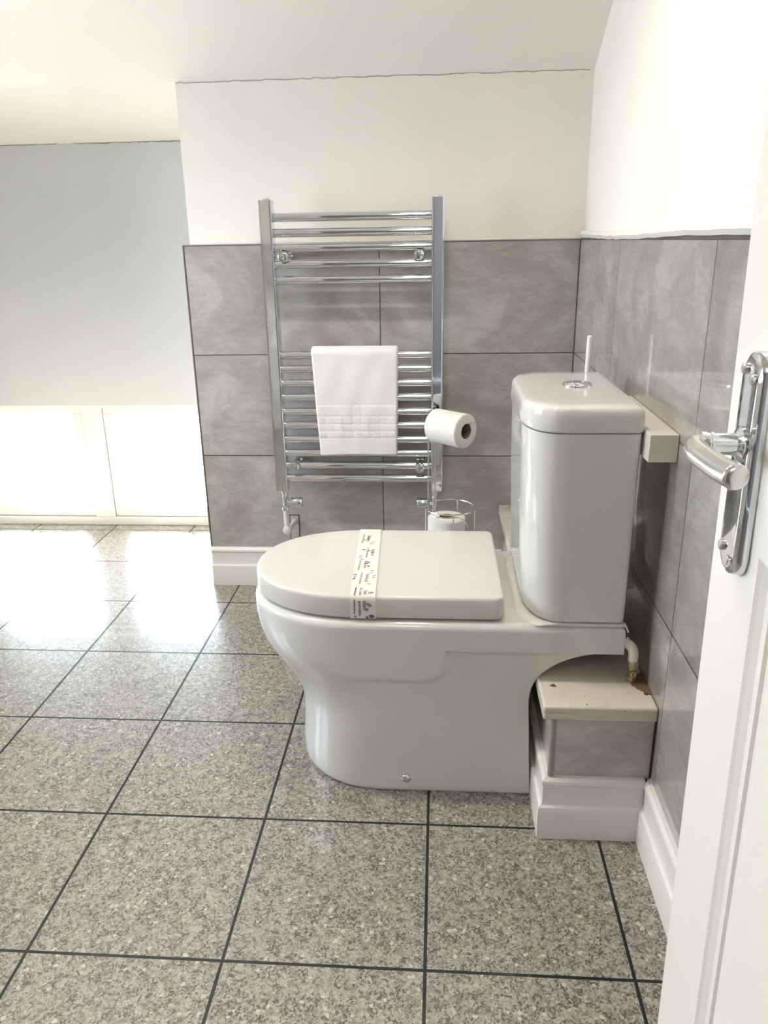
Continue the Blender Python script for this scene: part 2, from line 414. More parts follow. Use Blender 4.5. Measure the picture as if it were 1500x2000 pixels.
obj('skirting_board', skirting((BX, YB-.020, 0), (BX, BY+.0, 0), (-1, 0, 0), 0, .95), M_GLOSS, bxg, smooth=25)
def flake(cx, cy, z, rx, ry, th, n=40, jag=.25, seed=1):
    rnd = random.Random(seed); ph = [rnd.uniform(0, 6.28) for _ in range(6)]
    pts = []
    for k in range(n):
        a = 2*PI*k/n
        f = 1+jag*(.5*math.sin(3*a+ph[0])+.35*math.sin(5*a+ph[1])+.3*math.sin(9*a+ph[2])+.25*math.sin(14*a+ph[3]))
        pts.append((cx+rx*f*math.cos(a), cy+ry*f*math.sin(a)))
    bm = bmesh.new(); loft(bm, [[(x, y, z) for x, y in pts], [(x, y, z+th) for x, y in pts]]); return bm
bm = bmesh.new()
wp = [(.3715, 1.275), (.3735, 1.235), (.3735, 1.209), (.3715, 1.200), (.3660, 1.203), (.3640, 1.209), (.3610, 1.210), (.3570, 1.212), (.3545, 1.217), (.3510, 1.218), (.3490, 1.226), (.3455, 1.228), (.3440, 1.236), (.3500, 1.262)]
loft(bm, [[(x, y, .2678) for x, y in wp], [(x, y, .2686) for x, y in wp]])
obj('bare_wood_patch', bm, M_WOOD, tp, smooth=0)['label'] = 'brown bare wood where the paint has peeled'
obj('rust_spot', flake(.3640, 1.2035, .2684, .0045, .0038, .0006, seed=3, jag=.5), M_RUST, tp, smooth=0)
obj('rust_spot', flake(.2065, 1.224, .268, .0045, .0042, .0006, seed=5, jag=.5), M_RUST, tp, smooth=0)
obj('rust_spot', flake(.2560, 1.166, .268, .0014, .0013, .0006, seed=6, jag=.3), M_RUST, tp, smooth=0)
bm = bmesh.new()                                       # dark cracks where boxing and skirting meet the wall
pts = [(XR-.0015, BY-.001, .125), (XR-.0015, BY-.001, .241)]
tube(bm, pts, .0016, 6)
pts = [(XR-.0095+random.uniform(-.001, .001), BY-.0185, .001+k*.006) for k in range(11)]+[(XR-.0095, BY-.011, .072), (XR-.0095, BY-.011, .11), (XR-.008, BY-.003, .124)]
tube(bm, pts, .0015, 6)
obj('corner_crack', bm, M_DARK, bxg)

# ------------------------------------------------------------------ wc pan, lid, cistern
YC = 1.42
def dshape(xb, xf, hw, rx, ry, rb=.012, n=2.0, yc=YC, nb=4, ns=16, nf=22, hwf=None):
    """closed outline, counter-clockwise from the back centre: flat back, straight sides, elliptical nose"""
    P = []
    def side(sg):
        L = [(xb, 0.0)]
        for k in range(nb+1):
            a = PI/2*k/nb; L.append((xb-rb+rb*math.cos(a), hw-rb+rb*math.sin(a)))
        xs = xf+rx
        for k in range(1, ns+1): L.append((xb-rb+(xs-(xb-rb))*k/ns, hw))
        for k in range(1, nf+1):
            a = PI/2*k/nf; c = math.cos(a)**(2/n) if k < nf else 0; s_ = math.sin(a)**(2/n)
            L.append((xs-rx*s_, hw-ry+ry*c))
        return L
    A = side(1)
    out = []
    if A[-1][1] > 1e-4:                               # flat part on the nose
        for k in (1, 2, 3): A.append((A[-1][0], A[-1][1]*(1-k/3.0) if k < 3 else 0.0))
    for x, y in A: out.append((x, y))
    for x, y in A[-2:0:-1]: out.append((x, -y))
    if hwf: out = [(x, y*hwf(x)/hw) for x, y in out]
    return [(x, y+yc) for x, y in out]
XF = [(0, -.274), (.012, -.280), (.04, -.281), (.08, -.278), (.115, -.276), (.15, -.278), (.18, -.286), (.21, -.302), (.236, -.320), (.262, -.337), (.29, -.351), (.32, -.3595), (.35, -.3625), (.371, -.3625)]
XB = [(0, .181), (.10, .175), (.17, .1715), (.215, .1690), (.240, .1715), (.262, .1795), (.283, .1975), (.300, .2215), (.310, .2460), (.316, .270), (.3195, .297), (.3218, .329)]
RX = [(0, .165), (.12, .16), (.25, .20), (.38, .212)]
def pan_hw(x, z):
    ped, top = .157+.013*min(1, z/.3), .180
    # bowl swelling over the pedestal
    dx = max(-.155-x, x-(-.025), 0); dz = max(.305-z, 0)
    d = math.hypot(dx, dz)-.048
    w = sstep(.011, -.009, d)
    if x < -.155: w = max(w, sstep(.215, .30, z)*1.0)
    if z > .3235: w = 1.0
    elif z > .3215: w = max(w, (z-.3215)/.002)
    return ped+(top-ped)*w
bm = bmesh.new()
zs = [0, .002, .006, .012]+[.02+.0125*k for k in range(15)]+[.205+.005*k for k in range(21)]+[.3075, .309, .3105, .312, .3135, .315, .316, .317, .318, .319, .3195, .320, .3205, .321, .3214, .3218, .3225, .323, .3236, .3245, .327, .33, .335, .34, .35, .355, .36, .3635]
INS = [(0, .0025), (.002, .001), (.006, 0), (.3635, 0)]
rings = []
for z in sorted(set(round(z, 5) for z in zs)):
    ins = lerp_tab(INS, z); xb = spline_tab(XB, z)-ins; xf = spline_tab(XF, z)+ins; rx = lerp_tab(RX, z)
    o = dshape(xb, xf, 1.0, rx, 1.0, rb=.004, n=2.12, yc=0, ns=40, nf=30)
    ring_ = []
    for x, y in o: ring_.append((x, YC+y*(pan_hw(x, z)-ins), z))
    rings.append(ring_)
top0 = [(x, y) for x, y, z in rings[-1]]
def inset(o, d, cx, cy):
    n = len(o); out = []
    for i in range(n):
        a = Vector(o[i-1]); b = Vector(o[(i+1) % n]); t = (b-a)
        if t.length < 1e-9: out.append(o[i]); continue
        t.normalize(); nn = Vector((-t.y, t.x)); p = Vector(o[i])
        if nn.dot(Vector((cx, cy))-p) < 0: nn = -nn
        out.append(tuple(p+nn*d))
    return out
for k in range(1, 7):                                  # rounded rim
    a = PI/2*k/6; d = .014*(1-math.cos(a)); z = .3635+.014*math.sin(a)
    rings.append([(x, y, z) for x, y in inset(top0, d, -.02, YC)])
loft(bm, rings)
# raised collar the cistern sits on
def cist_outline(xf, grow=0.0, hw=.180, rx=.062, ry=.095, rb=.010):
    return dshape(.326+grow, xf-grow, hw+grow, rx+grow, ry+grow, rb+grow*.5, n=2.3, yc=YC)
col = []
for g, z in ((.011, .3768), (.0085, .3785), (.005, .3800), (.002, .3812), (-.004, .3818)):
    gg = min(g, .000) if False else g
    col.append([(min(x, .327), max(YC-.1785, min(YC+.1785, y)), z) for x, y in cist_outline(.150, gg, hw=.1765)])
loft(bm, col)
tl = thing('toilet', 'white close-coupled toilet with closed lid and paper band', 'toilet', (-.05, YC, 0))
pan = obj('pan', bm, M_CERAMIC, tl, smooth=50); pan['label'] = 'white glazed pan with skirted foot'
bm = bmesh.new(); lathe(bm, (-.058, YC-.1585, .032), (0, -1, 0), [(0, .0095), (.0015, .0095), (.0035, .0085), (.0055, .006), (.0065, .0025), (.0066, 0)], 24)
obj('fixing_cap', bm, M_CHROME2, pan)['label'] = 'round metal fixing cap near the foot'
# seat (under the lid) and lid
bm = bmesh.new()
so = [(.3770, .018), (.3780, .013), (.3820, .013)]
loft(bm, [[(x, y, z) for x, y in inset(dshape(.106, -.356, .1700, .205, .170, .020, 2.12), d, -.1, YC)] for z, d in so])
st = obj('seat', bm, M_SEAT, tl)
bm = bmesh.new()
LO = dshape(.1175, -.3570, .1715, .210, .1715, .017, 2.12, ns=24, nf=40, nb=8)
lv = [(.3820, .010), (.3818, .0055), (.3826, .0025), (.3855, .0006), (.390, .0), (.404, .0), (.4180, .0004), (.4212, .0012), (.4232, .0026), (.4243, .0048), (.4247, .0080), (.4249, .03), (.4251, .06)]
rr = []
for z, d in lv: rr.append([(x, y, z) for x, y in (inset(LO, d, -.1, YC) if d < .02 else [(-.12+(x+.12)*(1-d/.2), YC+(y-YC)*(1-d/.17)) for x, y in LO])])
loft(bm, rr)
lid = obj('lid', bm, M_SEAT, tl, smooth=60); lid['label'] = 'smooth wrap-over lid, closed'
# paper band round the lid
pb = bmesh.new()
def bandx(y): return -.1325+(y-1.25)*(-.040)           # band centre drifts towards the nose at the far side
path = [(YC-.1712, .3825), (YC-.1720, .390), (YC-.1720, .404), (YC-.1718, .4170), (YC-.1710, .4215), (YC-.1690, .4242), (YC-.1655, .4252), (YC-.158, .4255)]
path += [(YC-.15+.30*k/16, .4256) for k in range(17)]
path += [(YC+.158, .4255), (YC+.1655, .4252), (YC+.1690, .4242), (YC+.1710, .4215), (YC+.1720, .404), (YC+.1712, .3825)]
rows = []
for y, z in path:
    w = .0228
    out = Vector((0, (-1 if y < YC else 1)*(1 if z < .4245 else 0), 1 if z > .4210 else 0)); out = out.normalized() if out.length else out
    c = bandx(y)
    rows.append([Vector((c-w, y, z))+out*.0004, Vector((c+w, y, z))+out*.0004, Vector((c+w, y, z))+out*.0011, Vector((c-w, y, z))+out*.0011])
loft(pb, rows)
band = tag(obj('paper_band', pb, M_STRIP, origin=(bandx(YC), YC, .4256), smooth=40), 'white printed hygiene paper strip wrapped across the toilet lid', 'paper strip')
def text_mesh(name, body, size, mtx, m, parent, bold=0.0002, depth=.0001):
    cu = bpy.data.curves.new(name, 'FONT'); cu.body = body; cu.size = size; cu.extrude = depth; cu.offset = bold; cu.align_x = 'LEFT'
    tmp = bpy.data.objects.new(name, cu); COL.objects.link(tmp)
    bpy.context.view_layer.update()
    me = bpy.data.meshes.new_from_object(tmp.evaluated_get(bpy.context.evaluated_depsgraph_get()))
    COL.objects.unlink(tmp); bpy.data.objects.remove(tmp); bpy.data.curves.remove(cu)
    me.transform(mtx); me.transform(Matrix.Translation(-wloc(parent)))
    me.materials.clear(); me.materials.append(m); me.name = name
    o = bpy.data.objects.new(name, me); COL.objects.link(o); o.parent = parent; return o
# print: reads down the band from the far side to the near side
ytop, yface = .42685, YC-.1733
def on_top(x, y):     # text +x runs toward the viewer (-Y), +y towards +X, lying on the lid
    return Matrix.Translation((x, y, ytop)) @ Matrix(((0, 1, 0, 0), (-1, 0, 0, 0), (0, 0, 1, 0), (0, 0, 0, 1)))
def on_face(x, z):    # continues down the near edge of the lid
    return Matrix.Translation((x, yface, z)) @ Matrix(((0, 1, 0, 0), (0, 0, -1, 0), (-1, 0, 0, 0), (0, 0, 0, 1)))
for cy, big in ((1.548, 0), (1.470, 0), (1.408, 0), (1.345, 0)):
    sx = bandx(cy)+random.choice((-.006, 0, .006))
    text_mesh('print', 'Sanitized', .0098, on_top(sx+.002, cy), M_INK2, band, .00012)
    text_mesh('print', 'for your protection', .0062, on_top(sx-.008, cy+.004), M_INK2, band, .0001)
cx = bandx(1.27)
text_mesh('print', 'for', .0088, on_top(cx-.0065, 1.2815), M_INK2, band, .0002)
text_mesh('print', 'your', .0088, on_top(cx-.0065, 1.2685), M_INK2, band, .0002)
text_mesh('print', 'protection', .0068, on_face(cx-.0065, .4175), M_INK, band, .0002)
text_mesh('print', 'Sani', .0105, on_top(cx+.0015, 1.2720), M_INK2, band, .0002)
text_mesh('print', 'tized', .0098, on_face(cx+.0015, .4185), M_INK, band, .0002)
def leaf(bm, c, a, L, W, face=False):
    """small almond leaf printed on the strip"""
    n = 12; P = []
    for k in range(n): 
        t = 2*PI*k/n; u = L*.5*math.cos(t); v = W*.5*math.sin(t)*(1-.35*abs(math.cos(t)))
        P.append((u*math.cos(a)-v*math.sin(a), u*math.sin(a)+v*math.cos(a)))
    if face: loft(bm, [[(c[0]+x, yface+e, c[1]+y) for x, y in P] for e in (-.0001, .0001)])
    else: loft(bm, [[(c[0]+x, c[1]+y, ytop+e) for x, y in P] for e in (-.0001, .0001)])
def leaf1(c, a, L, W, face=False, m=None):
    b = bmesh.new(); leaf(b, c, a, L, W, face); obj('leaf_print', b, m or M_INK, band, smooth=0)
for y, dx, a, L, W in ((1.538, -.002, .1, .009, .004), (1.528, -.003, .0, .006, .006), (1.522, -.010, -.5, .008, .0035), (1.466, -.009, .15, .009, .004), (1.461, .002, .1, .010, .0035), (1.452, .009, -.4, .009, .004),
                       (1.402, .003, -.1, .011, .004), (1.394, .000, .3, .011, .0045), (1.382, .004, .8, .006, .006), (1.340, -.019, .0, .009, .005), (1.330, -.019, 1.2, .006, .004), (1.322, -.020, .9, .008, .005),
                       (1.338, .018, .3, .006, .003), (1.330, .016, .2, .006, .003)):
    leaf1((bandx(y)+dx, y), a, L, W)
leaf1((cx+.0165, .3875), -.2, .0115, .0075, True); leaf1((cx+.008, .3855), -.3, .007, .004, True); leaf1((cx-.013, .3865), .6, .0035, .0045, True)
leaf1((cx+.0145, 1.262), .3, .012, .008, False, M_INK2); leaf1((cx+.012, .4100), -.6, .012, .008, True, M_INK2); leaf1((cx+.008, .4005), .9, .009, .006, True, M_INK2)
for y, dx, a in ((1.510, .008, .2), (1.500, .005, -.2), (1.432, -.013, .2), (1.424, -.013, 0), (1.416, -.010, -.3), (1.360, .013, .5), (1.350, .012, -.1), (1.310, .003, .1), (1.300, .009, -.4)):
    leaf1((bandx(y)+dx, y), a, .009, .003, False, M_INK2)
bm = boxes((cx-.0150, cx-.0130, 1.2505, 1.285, ytop-.0001, ytop+.0001), (cx-.0150, cx-.0130, yface-.0001, yface+.0001, .392, .420))
obj('print', bm, M_INK, band, smooth=0)
# cistern
XFC = [(.381, .1605), (.388, .156), (.40, .153), (.45, .1500), (.52, .1470), (.60, .1445), (.68, .1430), (.722, .1425)]
bm = bmesh.new(); rr = []
for z in [.3822, .3835, .386, .392, .402, .42, .45, .49, .53, .57, .61, .65, .69, .722]:
    ins = lerp_tab([(.3822, .004), (.3835, .0022), (.386, .0010), (.392, 0), (.722, 0)], z)
    hw = .1775+(z-.39)/.33*.0035
    rr.append([(x, y, z) for x, y in cist_outline(spline_tab(XFC, z), -ins, hw=hw, rx=.062-(.012 if z < .4 else 0)*0)])
loft(bm, rr)
cis = obj('cistern', bm, M_CERAMIC, tl, smooth=50)
bm = bmesh.new(); tube(bm, [(.326, 1.2465, .3825), (.3295, 1.2445, .376), (.3335, 1.2430, .3665)], .0017, 8); obj('gasket_tab', bm, M_PLASTIC, cis); cis['label'] = 'tall white glazed cistern with rounded front corners'
bm = bmesh.new(); rr = []
CL = lambda g: cist_outline(.1410, g, hw=.1825, rx=.066, ry=.098, rb=.008)
for z, g in ((.7235, -.004), (.7235, -.001), (.7250, .0008), (.728, .0015), (.748, .0015), (.7570, .0008), (.7612, -.0008), (.7637, -.0034), (.7650, -.0075)):
    rr.append([(x, y, z) for x, y in CL(g)])
for s_ in (.14, .4):
    rr.append([(.235+(x-.235)*(1-s_), YC+(y-YC)*(1-s_), .7653+.0004*s_) for x, y in CL(-.0095)])
loft(bm, rr)
cl = obj('cistern_lid', bm, M_CERAMIC, tl, smooth=60); cl['label'] = 'white glazed cistern lid'
bm = boxes()
loft(bm, [[(x, y, z) for x, y in cist_outline(.1435, -.006, hw=.180)] for z in (.7205, .7245)])
obj('lid_shadow_gap', bm, M_DARK, cis)
bm = bmesh.new(); lathe(bm, (.2515, 1.437, .7645), (0, 0, 1), [(0, .0265), (.003, .0268), (.0055, .0255), (.0068, .0225), (.0060, .0215), (.0045, .0205)], 40)
bt = obj('flush_button', bm, M_CHROME, cl, smooth=40); bt['label'] = 'round chrome dual flush button'
bm = bmesh.new(); lathe(bm, (.2515, 1.437, .7660), (0, 0, 1), [(0, .0200), (.0035, .0200), (.0055, .0185), (.0065, .012), (.0068, .004)], 40)
bmesh.ops.translate(bm, verts=bm.verts[:], vec=(0, 0, 0))
obj('push_plate', bm, M_CHROME, cl, smooth=40)
# white inlet elbow and isolating valve
sp = thing('inlet_pipe', 'white plastic elbow and brass valve feeding the cistern from the boxing top', 'pipe', (.3465, 1.245, .268))
bm = bmesh.new()
tube(bm, smoothpts([(.316, 1.262, .3425), (.328, 1.256, .342), (.338, 1.250, .339), (.3445, 1.246, .333), (.3465, 1.245, .323), (.3465, 1.245, .307)], 6), [.0088]*31, 20)
tube(bm, [(.331, 1.2545, .3415), (.3345, 1.2525, .340)], .0112, 20)
obj('elbow', bm, M_PLASTIC, sp)['label'] = 'white plastic elbow'
bm = bmesh.new(); lathe(bm, (.3465, 1.245, .311), (0, 0, -1), [(0, .0095), (.002, .0112), (.011, .0112), (.0125, .0082), (.016, .0082), (.0165, .0072), (.030, .0072), (.0305, .0098), (.0385, .0098), (.0395, .0065), (.043, .0065)], 8)
tube(bm, [(.3465, 1.239, .2875), (.3465, 1.2345, .2875)], .0060, 20)
vb = obj('isolating_valve', bm, M_BRASS, sp, smooth=25); vb['label'] = 'tarnished brass and chrome isolating valve'
bm = boxes((.3459, .3471, 1.2341, 1.2346, .2838, .2912)); obj('screw_slot', bm, M_DARK, vb)
# white ledge behind the cistern
ledge = tag(obj('wall_shelf', boxes((.3285, XR-.0005, 1.208, 1.530, .684, .7285)), paint('ledge_paint', (.74, .71, .64), .4, .03, 40), origin=(.35, 1.37, .684), smooth=60, bevel=.0012), 'thick white shelf fixed to the tiles right behind the cistern', 'shelf')

# toilet brush behind the cistern
tb = thing('toilet_brush', 'white toilet brush standing behind the cistern, its thin handle showing', 'toilet brush', (.310, 1.690, .268))
bm = bmesh.new(); lathe(bm, (.310, 1.690, .268), (0, 0, 1), [(0, .046), (.004, .050), (.12, .046), (.15, .038), (.152, .034), (.12, .034)], 32)
obj('holder', bm, M_PLASTIC, tb)
bm = bmesh.new(); lathe(bm, (.312, 1.672, .828), Vector((.0, .018, -.5)), [(0, .003), (.0015, .0052), (.28, .0058), (.40, .0065), (.42, .012)], 20)
obj('handle', bm, mat('brush_plastic', (.85, .83, .78), .4), tb)

# ------------------------------------------------------------------ towel radiator
RY = 2.140
rad = thing('towel_radiator', 'tall chrome ladder towel radiator fixed to the grey tiled wall', 'radiator', (-.228, YB, .20))
RZ = [1.082, 1.044, 1.006, .965, .925, .727, .689, .650, .610, .570, .531, .490, .450, .413, .375]
for k, z in enumerate(RZ):
    bm = bmesh.new(); tube(bm, [(-.436, RY+.006, z), (-.020, RY+.006, z)], .0112, 20)
    obj('rail', bm, M_CHROME, rad)
def post(x0, x1):
    bm = bmesh.new(); o = []
    yf, yb_ = RY-.016, RY+.022
    hw = (x1-x0)/2; cx_ = (x0+x1)/2
    for k in range(13):                                # flat front with rolled edges
        t = -1+2*k/12; o.append((cx_+hw*(math.copysign(.80+.20*math.sin(PI/2*(abs(t)-.7)/.3), t) if abs(t) > .7 else t/.7*.80), yf+(.0035*(1-math.cos(PI/2*(abs(t)-.7)/.3)) if abs(t) > .7 else 0)))
    o += [(x1, yf+.006), (x1, yb_-.004), (x1-.004, yb_), (x0+.004, yb_), (x0, yb_-.004), (x0, yf+.006)]
    loft(bm, [[(x, y, z) for x, y in o] for z in (.340, .342, 1.122, 1.124)])
    return bm
for x0, x1 in ((-.468, -.434), (-.022, .012)):
    p = obj('post', post(x0, x1), M_CHROME, rad, smooth=30)
    bm = bmesh.new(); lathe(bm, ((x0+x1)/2+.002, RY+.004, 1.123), (0, 0, 1), [(0, .010), (.004, .010), (.0055, .008), (.0056, .002)], 12)
    obj('vent_cap', bm, M_CHROME2, p, smooth=25)
for x, z in ((-.4100, .985), (-.0545, .985), (-.4085, .4115), (-.0530, .4115)):
    bm = bmesh.new(); lathe(bm, (x, RY-.018, z), (0, 1, 0), [(0, .0035), (.0005, .010), (.002, .0135), (.005, .0145), (.012, .0145), (.014, .012), (.016, .0095), (.060, .0095), (.062, .0145), (.106, .0145)], 28)
    obj('wall_bracket', bm, M_CHROME, rad, smooth=30)
def valve(x, sgn):
    bm = bmesh.new(); y = RY+.003
    lathe(bm, (x, y, .341), (0, 0, -1), [(0, .008), (.002, .0105), (.011, .0105), (.013, .0075), (.020, .0075), (.021, .0085), (.046, .0085), (.048, .0075), (.052, .0075), (.054, .0108), (.064, .0108), (.066, .007)], 24)
    tube(bm, [(x, y, .3005), (x+sgn*.022, y, .3005)], .0065, 20)
    v = obj('valve', bm, M_CHROME, rad, smooth=30)
    bm = bmesh.new(); lathe(bm, (x+sgn*.018, y, .3005), (sgn, 0, 0), [(0, .009), (.001, .0145), (.005, .0150), (.030, .0160), (.033, .0152), (.034, .0135), (.0342, .002)], 28)
    obj('valve_head', bm, M_CHROME, v, smooth=30)
    bm = bmesh.new(); tube(bm, smoothpts([(x, y, .277), (x, y, .240), (x+.001, y+.001, .222), (x+.003, y+.012, .212), (x+.006, y+.04, .211), (x+.008, YB, .211)], 6), .0078, 20)
    obj('supply_pipe', bm, M_PIPEPAINT, rad)['label'] = 'dull white painted supply pipe'
    bm = bmesh.new(); lathe(bm, (x+.0005, y-.012, .2145), (0, 1, 0), [(0, .006), (.002, .011), (.006, .0125), (.016, .0125), (.022, .010)], 20)
    obj('pipe_elbow', bm, M_PIPEPAINT, rad)
    obj('cut_tile_slot', boxes((x-.008, x+.022, YB-.0012, YB, .10, .232)), M_DARK, rad, smooth=0)
    obj('slot_infill', boxes((x-.0058, x+.0198, YB-.0018, YB-.0010, .10, .2295)), M_TILE_P, rad, smooth=0)
valve(-.447, 1); valve(-.010, -1)

# ------------------------------------------------------------------ folded hand towel
def towel():
    bm = bmesh.new(); RT = .727; nx = 96
    front = []; nfz = 120
    def x_at(s, z):                                    # s 0..1 across, edges drift inward towards the hem
        t = (.75-z)/.30
        return (-.3490+.0150*t)*(1-s)+(-.1115-.0045*t)*s
    def relief(s, z):
        d = 0
        b = (z-.500)/.092
        if 0 < b < 1:
            d += .0012
            lines = [0, .20, .42, .66, 1]
            for l in lines:
                d -= .0014*math.exp(-((b-l)/.025)**2)
            for l in [k/9 for k in range(1, 9)]:
                wgt = 1 if b < .66 else .8
                d -= .0009*wgt*math.exp(-((s-l-.01*math.sin(b*12))/.008)**2)
        else:
            d -= .0012*(math.exp(-((b-0)/.03)**2)+math.exp(-((b-1)/.03)**2))
        d += .0010*math.sin(s*7+z*23)+.0006*math.sin(s*19-z*31)
        return d
    rings = []
    # cross-section rings: outer path then inner path
    outer = []
    for k in range(nfz+1): outer.append(('f', .4490+(RT+.002-.4490)*k/nfz))
    for k in range(1, 16): outer.append(('a', PI*k/16))
    for k in range(31): outer.append(('b', RT+.002-(RT+.002-.4700)*k/30))
    for i in range(nx+1):
        s = i/nx; R = .0232; r2 = .0122; yc_ = RY+.006
        edge = min(s, 1-s)*(.237); rd = .006
        pin = 0 if edge > rd else (1-math.sqrt(max(0, 1-((rd-edge)/rd)**2)))
        Ro = R-(R-r2)*.5*pin; Ri = r2+(R-r2)*.35*pin
        hem = .0030*math.sin(s*PI)*1.0
        ring_ = []
        for kind, v in outer:
            if kind == 'f':
                z = v+(hem+.002*s if v < .50 else 0)*max(0, (.50-v)/.05)
                dd = relief(s, z)
                sag = .004*math.sin(PI*(RT-z)/.28)
                ring_.append((x_at(s, z), yc_-Ro-dd-sag*.4, z))
            elif kind == 'a':
                ring_.append((x_at(s, .75), yc_-Ro*math.cos(v), RT+.002+Ro*.95*math.sin(v)))
            else: ring_.append((x_at(s, v), yc_+Ro, v))
        for k in range(31): z = .4700+(RT-.4700)*k/30; ring_.append((x_at(s, z), yc_+Ri, z))
        for k in range(1, 8): a = PI*k/8; ring_.append((x_at(s, .75), yc_+Ri*math.cos(a), RT+Ri*math.sin(a)))
        for k in range(31):
            z = RT-(RT-.4490)*k/30; zz = z+(hem+.002*s if z < .50 else 0)*max(0, (.50-z)/.05)
            ring_.append((x_at(s, z), yc_-Ri-.0008, zz))
        rings.append(ring_)
    loft(bm, rings)
    return bm
tag(obj('hand_towel', towel(), M_TOWEL, origin=(-.23, RY, .449), smooth=70), 'white folded hand towel hanging over the middle rails of the radiator', 'towel')

# ------------------------------------------------------------------ free-standing roll holder with rolls
HX, HY = .022, 1.985
hd = thing('toilet_roll_holder', 'chrome wire toilet roll stand between toilet and radiator', 'roll holder', (HX, HY, 0))
wr_ = .0021
PXa, PXb, PY_ = -.0275, -.0095, 2.035
bm = bmesh.new()
arc = [(( PXa+PXb)/2+(.009)*math.cos(a), PY_, .574+.009*math.sin(a)) for a in [PI*k/10 for k in range(11)]]
tube(bm, [(PXa, PY_, .004), (PXa, PY_, .574)]+arc[::-1][1:]+[(PXb, PY_, .004)], wr_, 8)
obj('pole', bm, M_WIRE, hd)
d = Vector((.100, -.090, 0)).normalized()
ra = Vector((-.0185, PY_, .568))                       # arm through the upper roll
bm = bmesh.new()
end = ra+d*.150
tube(bm, smoothpts([ra, ra+d*.03+Vector((0, 0, .006)), ra+d*.08+Vector((0, 0, .010)), ra+d*.125+Vector((0, 0, .010)), ra+d*.140+Vector((0, 0, .016))], 6), wr_, 8)
tube(bm, smoothpts([ra+Vector((.004, .004, 0)), ra+d*.03+Vector((.004, .004, .006)), ra+d*.08+Vector((.005, .005, .010)), ra+d*.125+Vector((.005, .005, .010)), ra+d*.140+Vector((.004, .004, .016)), ra+d*.140+Vector((0, 0, .016))], 6), wr_, 8)
obj('arm', bm, M_WIRE, hd)
bm = bmesh.new(); RR = .067
ring(bm, (HX+.010, HY+.008, .340), RR, wr_*.95, 60, 8, PI*.62, PI*2.42)
obj('ring', bm, M_WIRE, hd)
bm = bmesh.new(); ring(bm, (HX+.010, HY+.008, .010), RR, wr_, 60, 8, 0, 2*PI)
tube(bm, [(HX+.010-RR, HY+.008, .008), (HX+.010+RR, HY+.008, .008)], wr_, 8); tube(bm, [(HX+.010, HY+.008-RR, .008), (HX+.010, HY+.008+RR, .008)], wr_, 8)
for a in (.4, 2.5, 4.6): lathe(bm, (HX+.01+RR*math.cos(a), HY+.008+RR*math.sin(a), 0), (0, 0, 1), [(0, .006), (.008, .006)], 12)
obj('base', bm, M_WIRE, hd)
for a in (1.25, .12, -1.45, 3.3):
    bm = bmesh.new(); x, y = HX+.010+RR*math.cos(a), HY+.008+RR*math.sin(a)
    tube(bm, [(x, y, .010), (x, y, .340)], wr_*.85, 8); obj('upright_wire', bm, M_WIRE, hd)
bm = bmesh.new()                                       # front wire dipping down round the rolls
P = []
for k in range(25):
    t = k/24; a = PI*1.22+t*PI*.72
    P.append((HX+.002+.058*math.cos(a), HY-.004+.060*math.sin(a), .334-.050*max(0, (t-.55)/.45)**1.6))
tube(bm, P, wr_*.9, 8); obj('front_wire', bm, M_WIRE, hd)
def roll_bm(c, axis, R, rc, L):
    bm = bmesh.new()
    lathe(bm, c, axis, [(0, rc), (0, R-.005), (.001, R-.002), (.003, R), (L-.003, R), (L-.001, R-.002), (L, R-.005), (L, rc)], 56)
    bm.faces.ensure_lookup_table()
    for f in [f for f in bm.faces if len(f.verts) > 10]: bm.faces.remove(f)
    return bm
def core_bm(c, axis, rc, L):
    bm = bmesh.new(); axis = Vector(axis).normalized(); u, v = frame(axis); c = Vector(c); n = 40
    R = [[c+axis*h+(u*math.cos(2*PI*k/n)+v*math.sin(2*PI*k/n))*q for k in range(n)] for h, q in ((-.0004, rc-.0012), (-.0004, rc+.0002), (L+.0004, rc+.0002), (L+.0004, rc-.0012), (-.0004, rc-.0012))]
    loft(bm, R, False, False); return bm
RC0 = ra+d*.012+Vector((0, 0, -.0105)); 
r1 = thing('toilet_roll', 'upper white toilet roll threaded on the holder arm', 'toilet roll', tuple(RC0+d*.05), 'toilet rolls on the wire stand')
obj('paper', roll_bm(RC0, d, .0445, .0195, .107), M_PAPER, r1, smooth=40)
obj('card_core', core_bm(RC0, d, .0195, .107), M_CARD, r1)['label'] = 'brown card tube'
labs = ['lower white toilet roll stored upright in the wire ring', 'white toilet roll stored upright under the top stored one, low behind the toilet', 'bottom white toilet roll of the stored stack, on the floor behind the toilet']
for k in range(3):
    z0 = .315-.1005*(k+1)-.002*k+.002
    c = (HX+.001, HY, z0)
    rl = thing('toilet_roll', labs[k], 'toilet roll', c, 'toilet rolls on the wire stand')
    obj('paper', roll_bm(c, (0, 0, 1), .0505, .0195, .100), M_PAPER, rl, smooth=40)
    obj('card_core', core_bm(c, (0, 0, 1), .0195, .100), M_CARD, rl)['label'] = 'brown card tube'

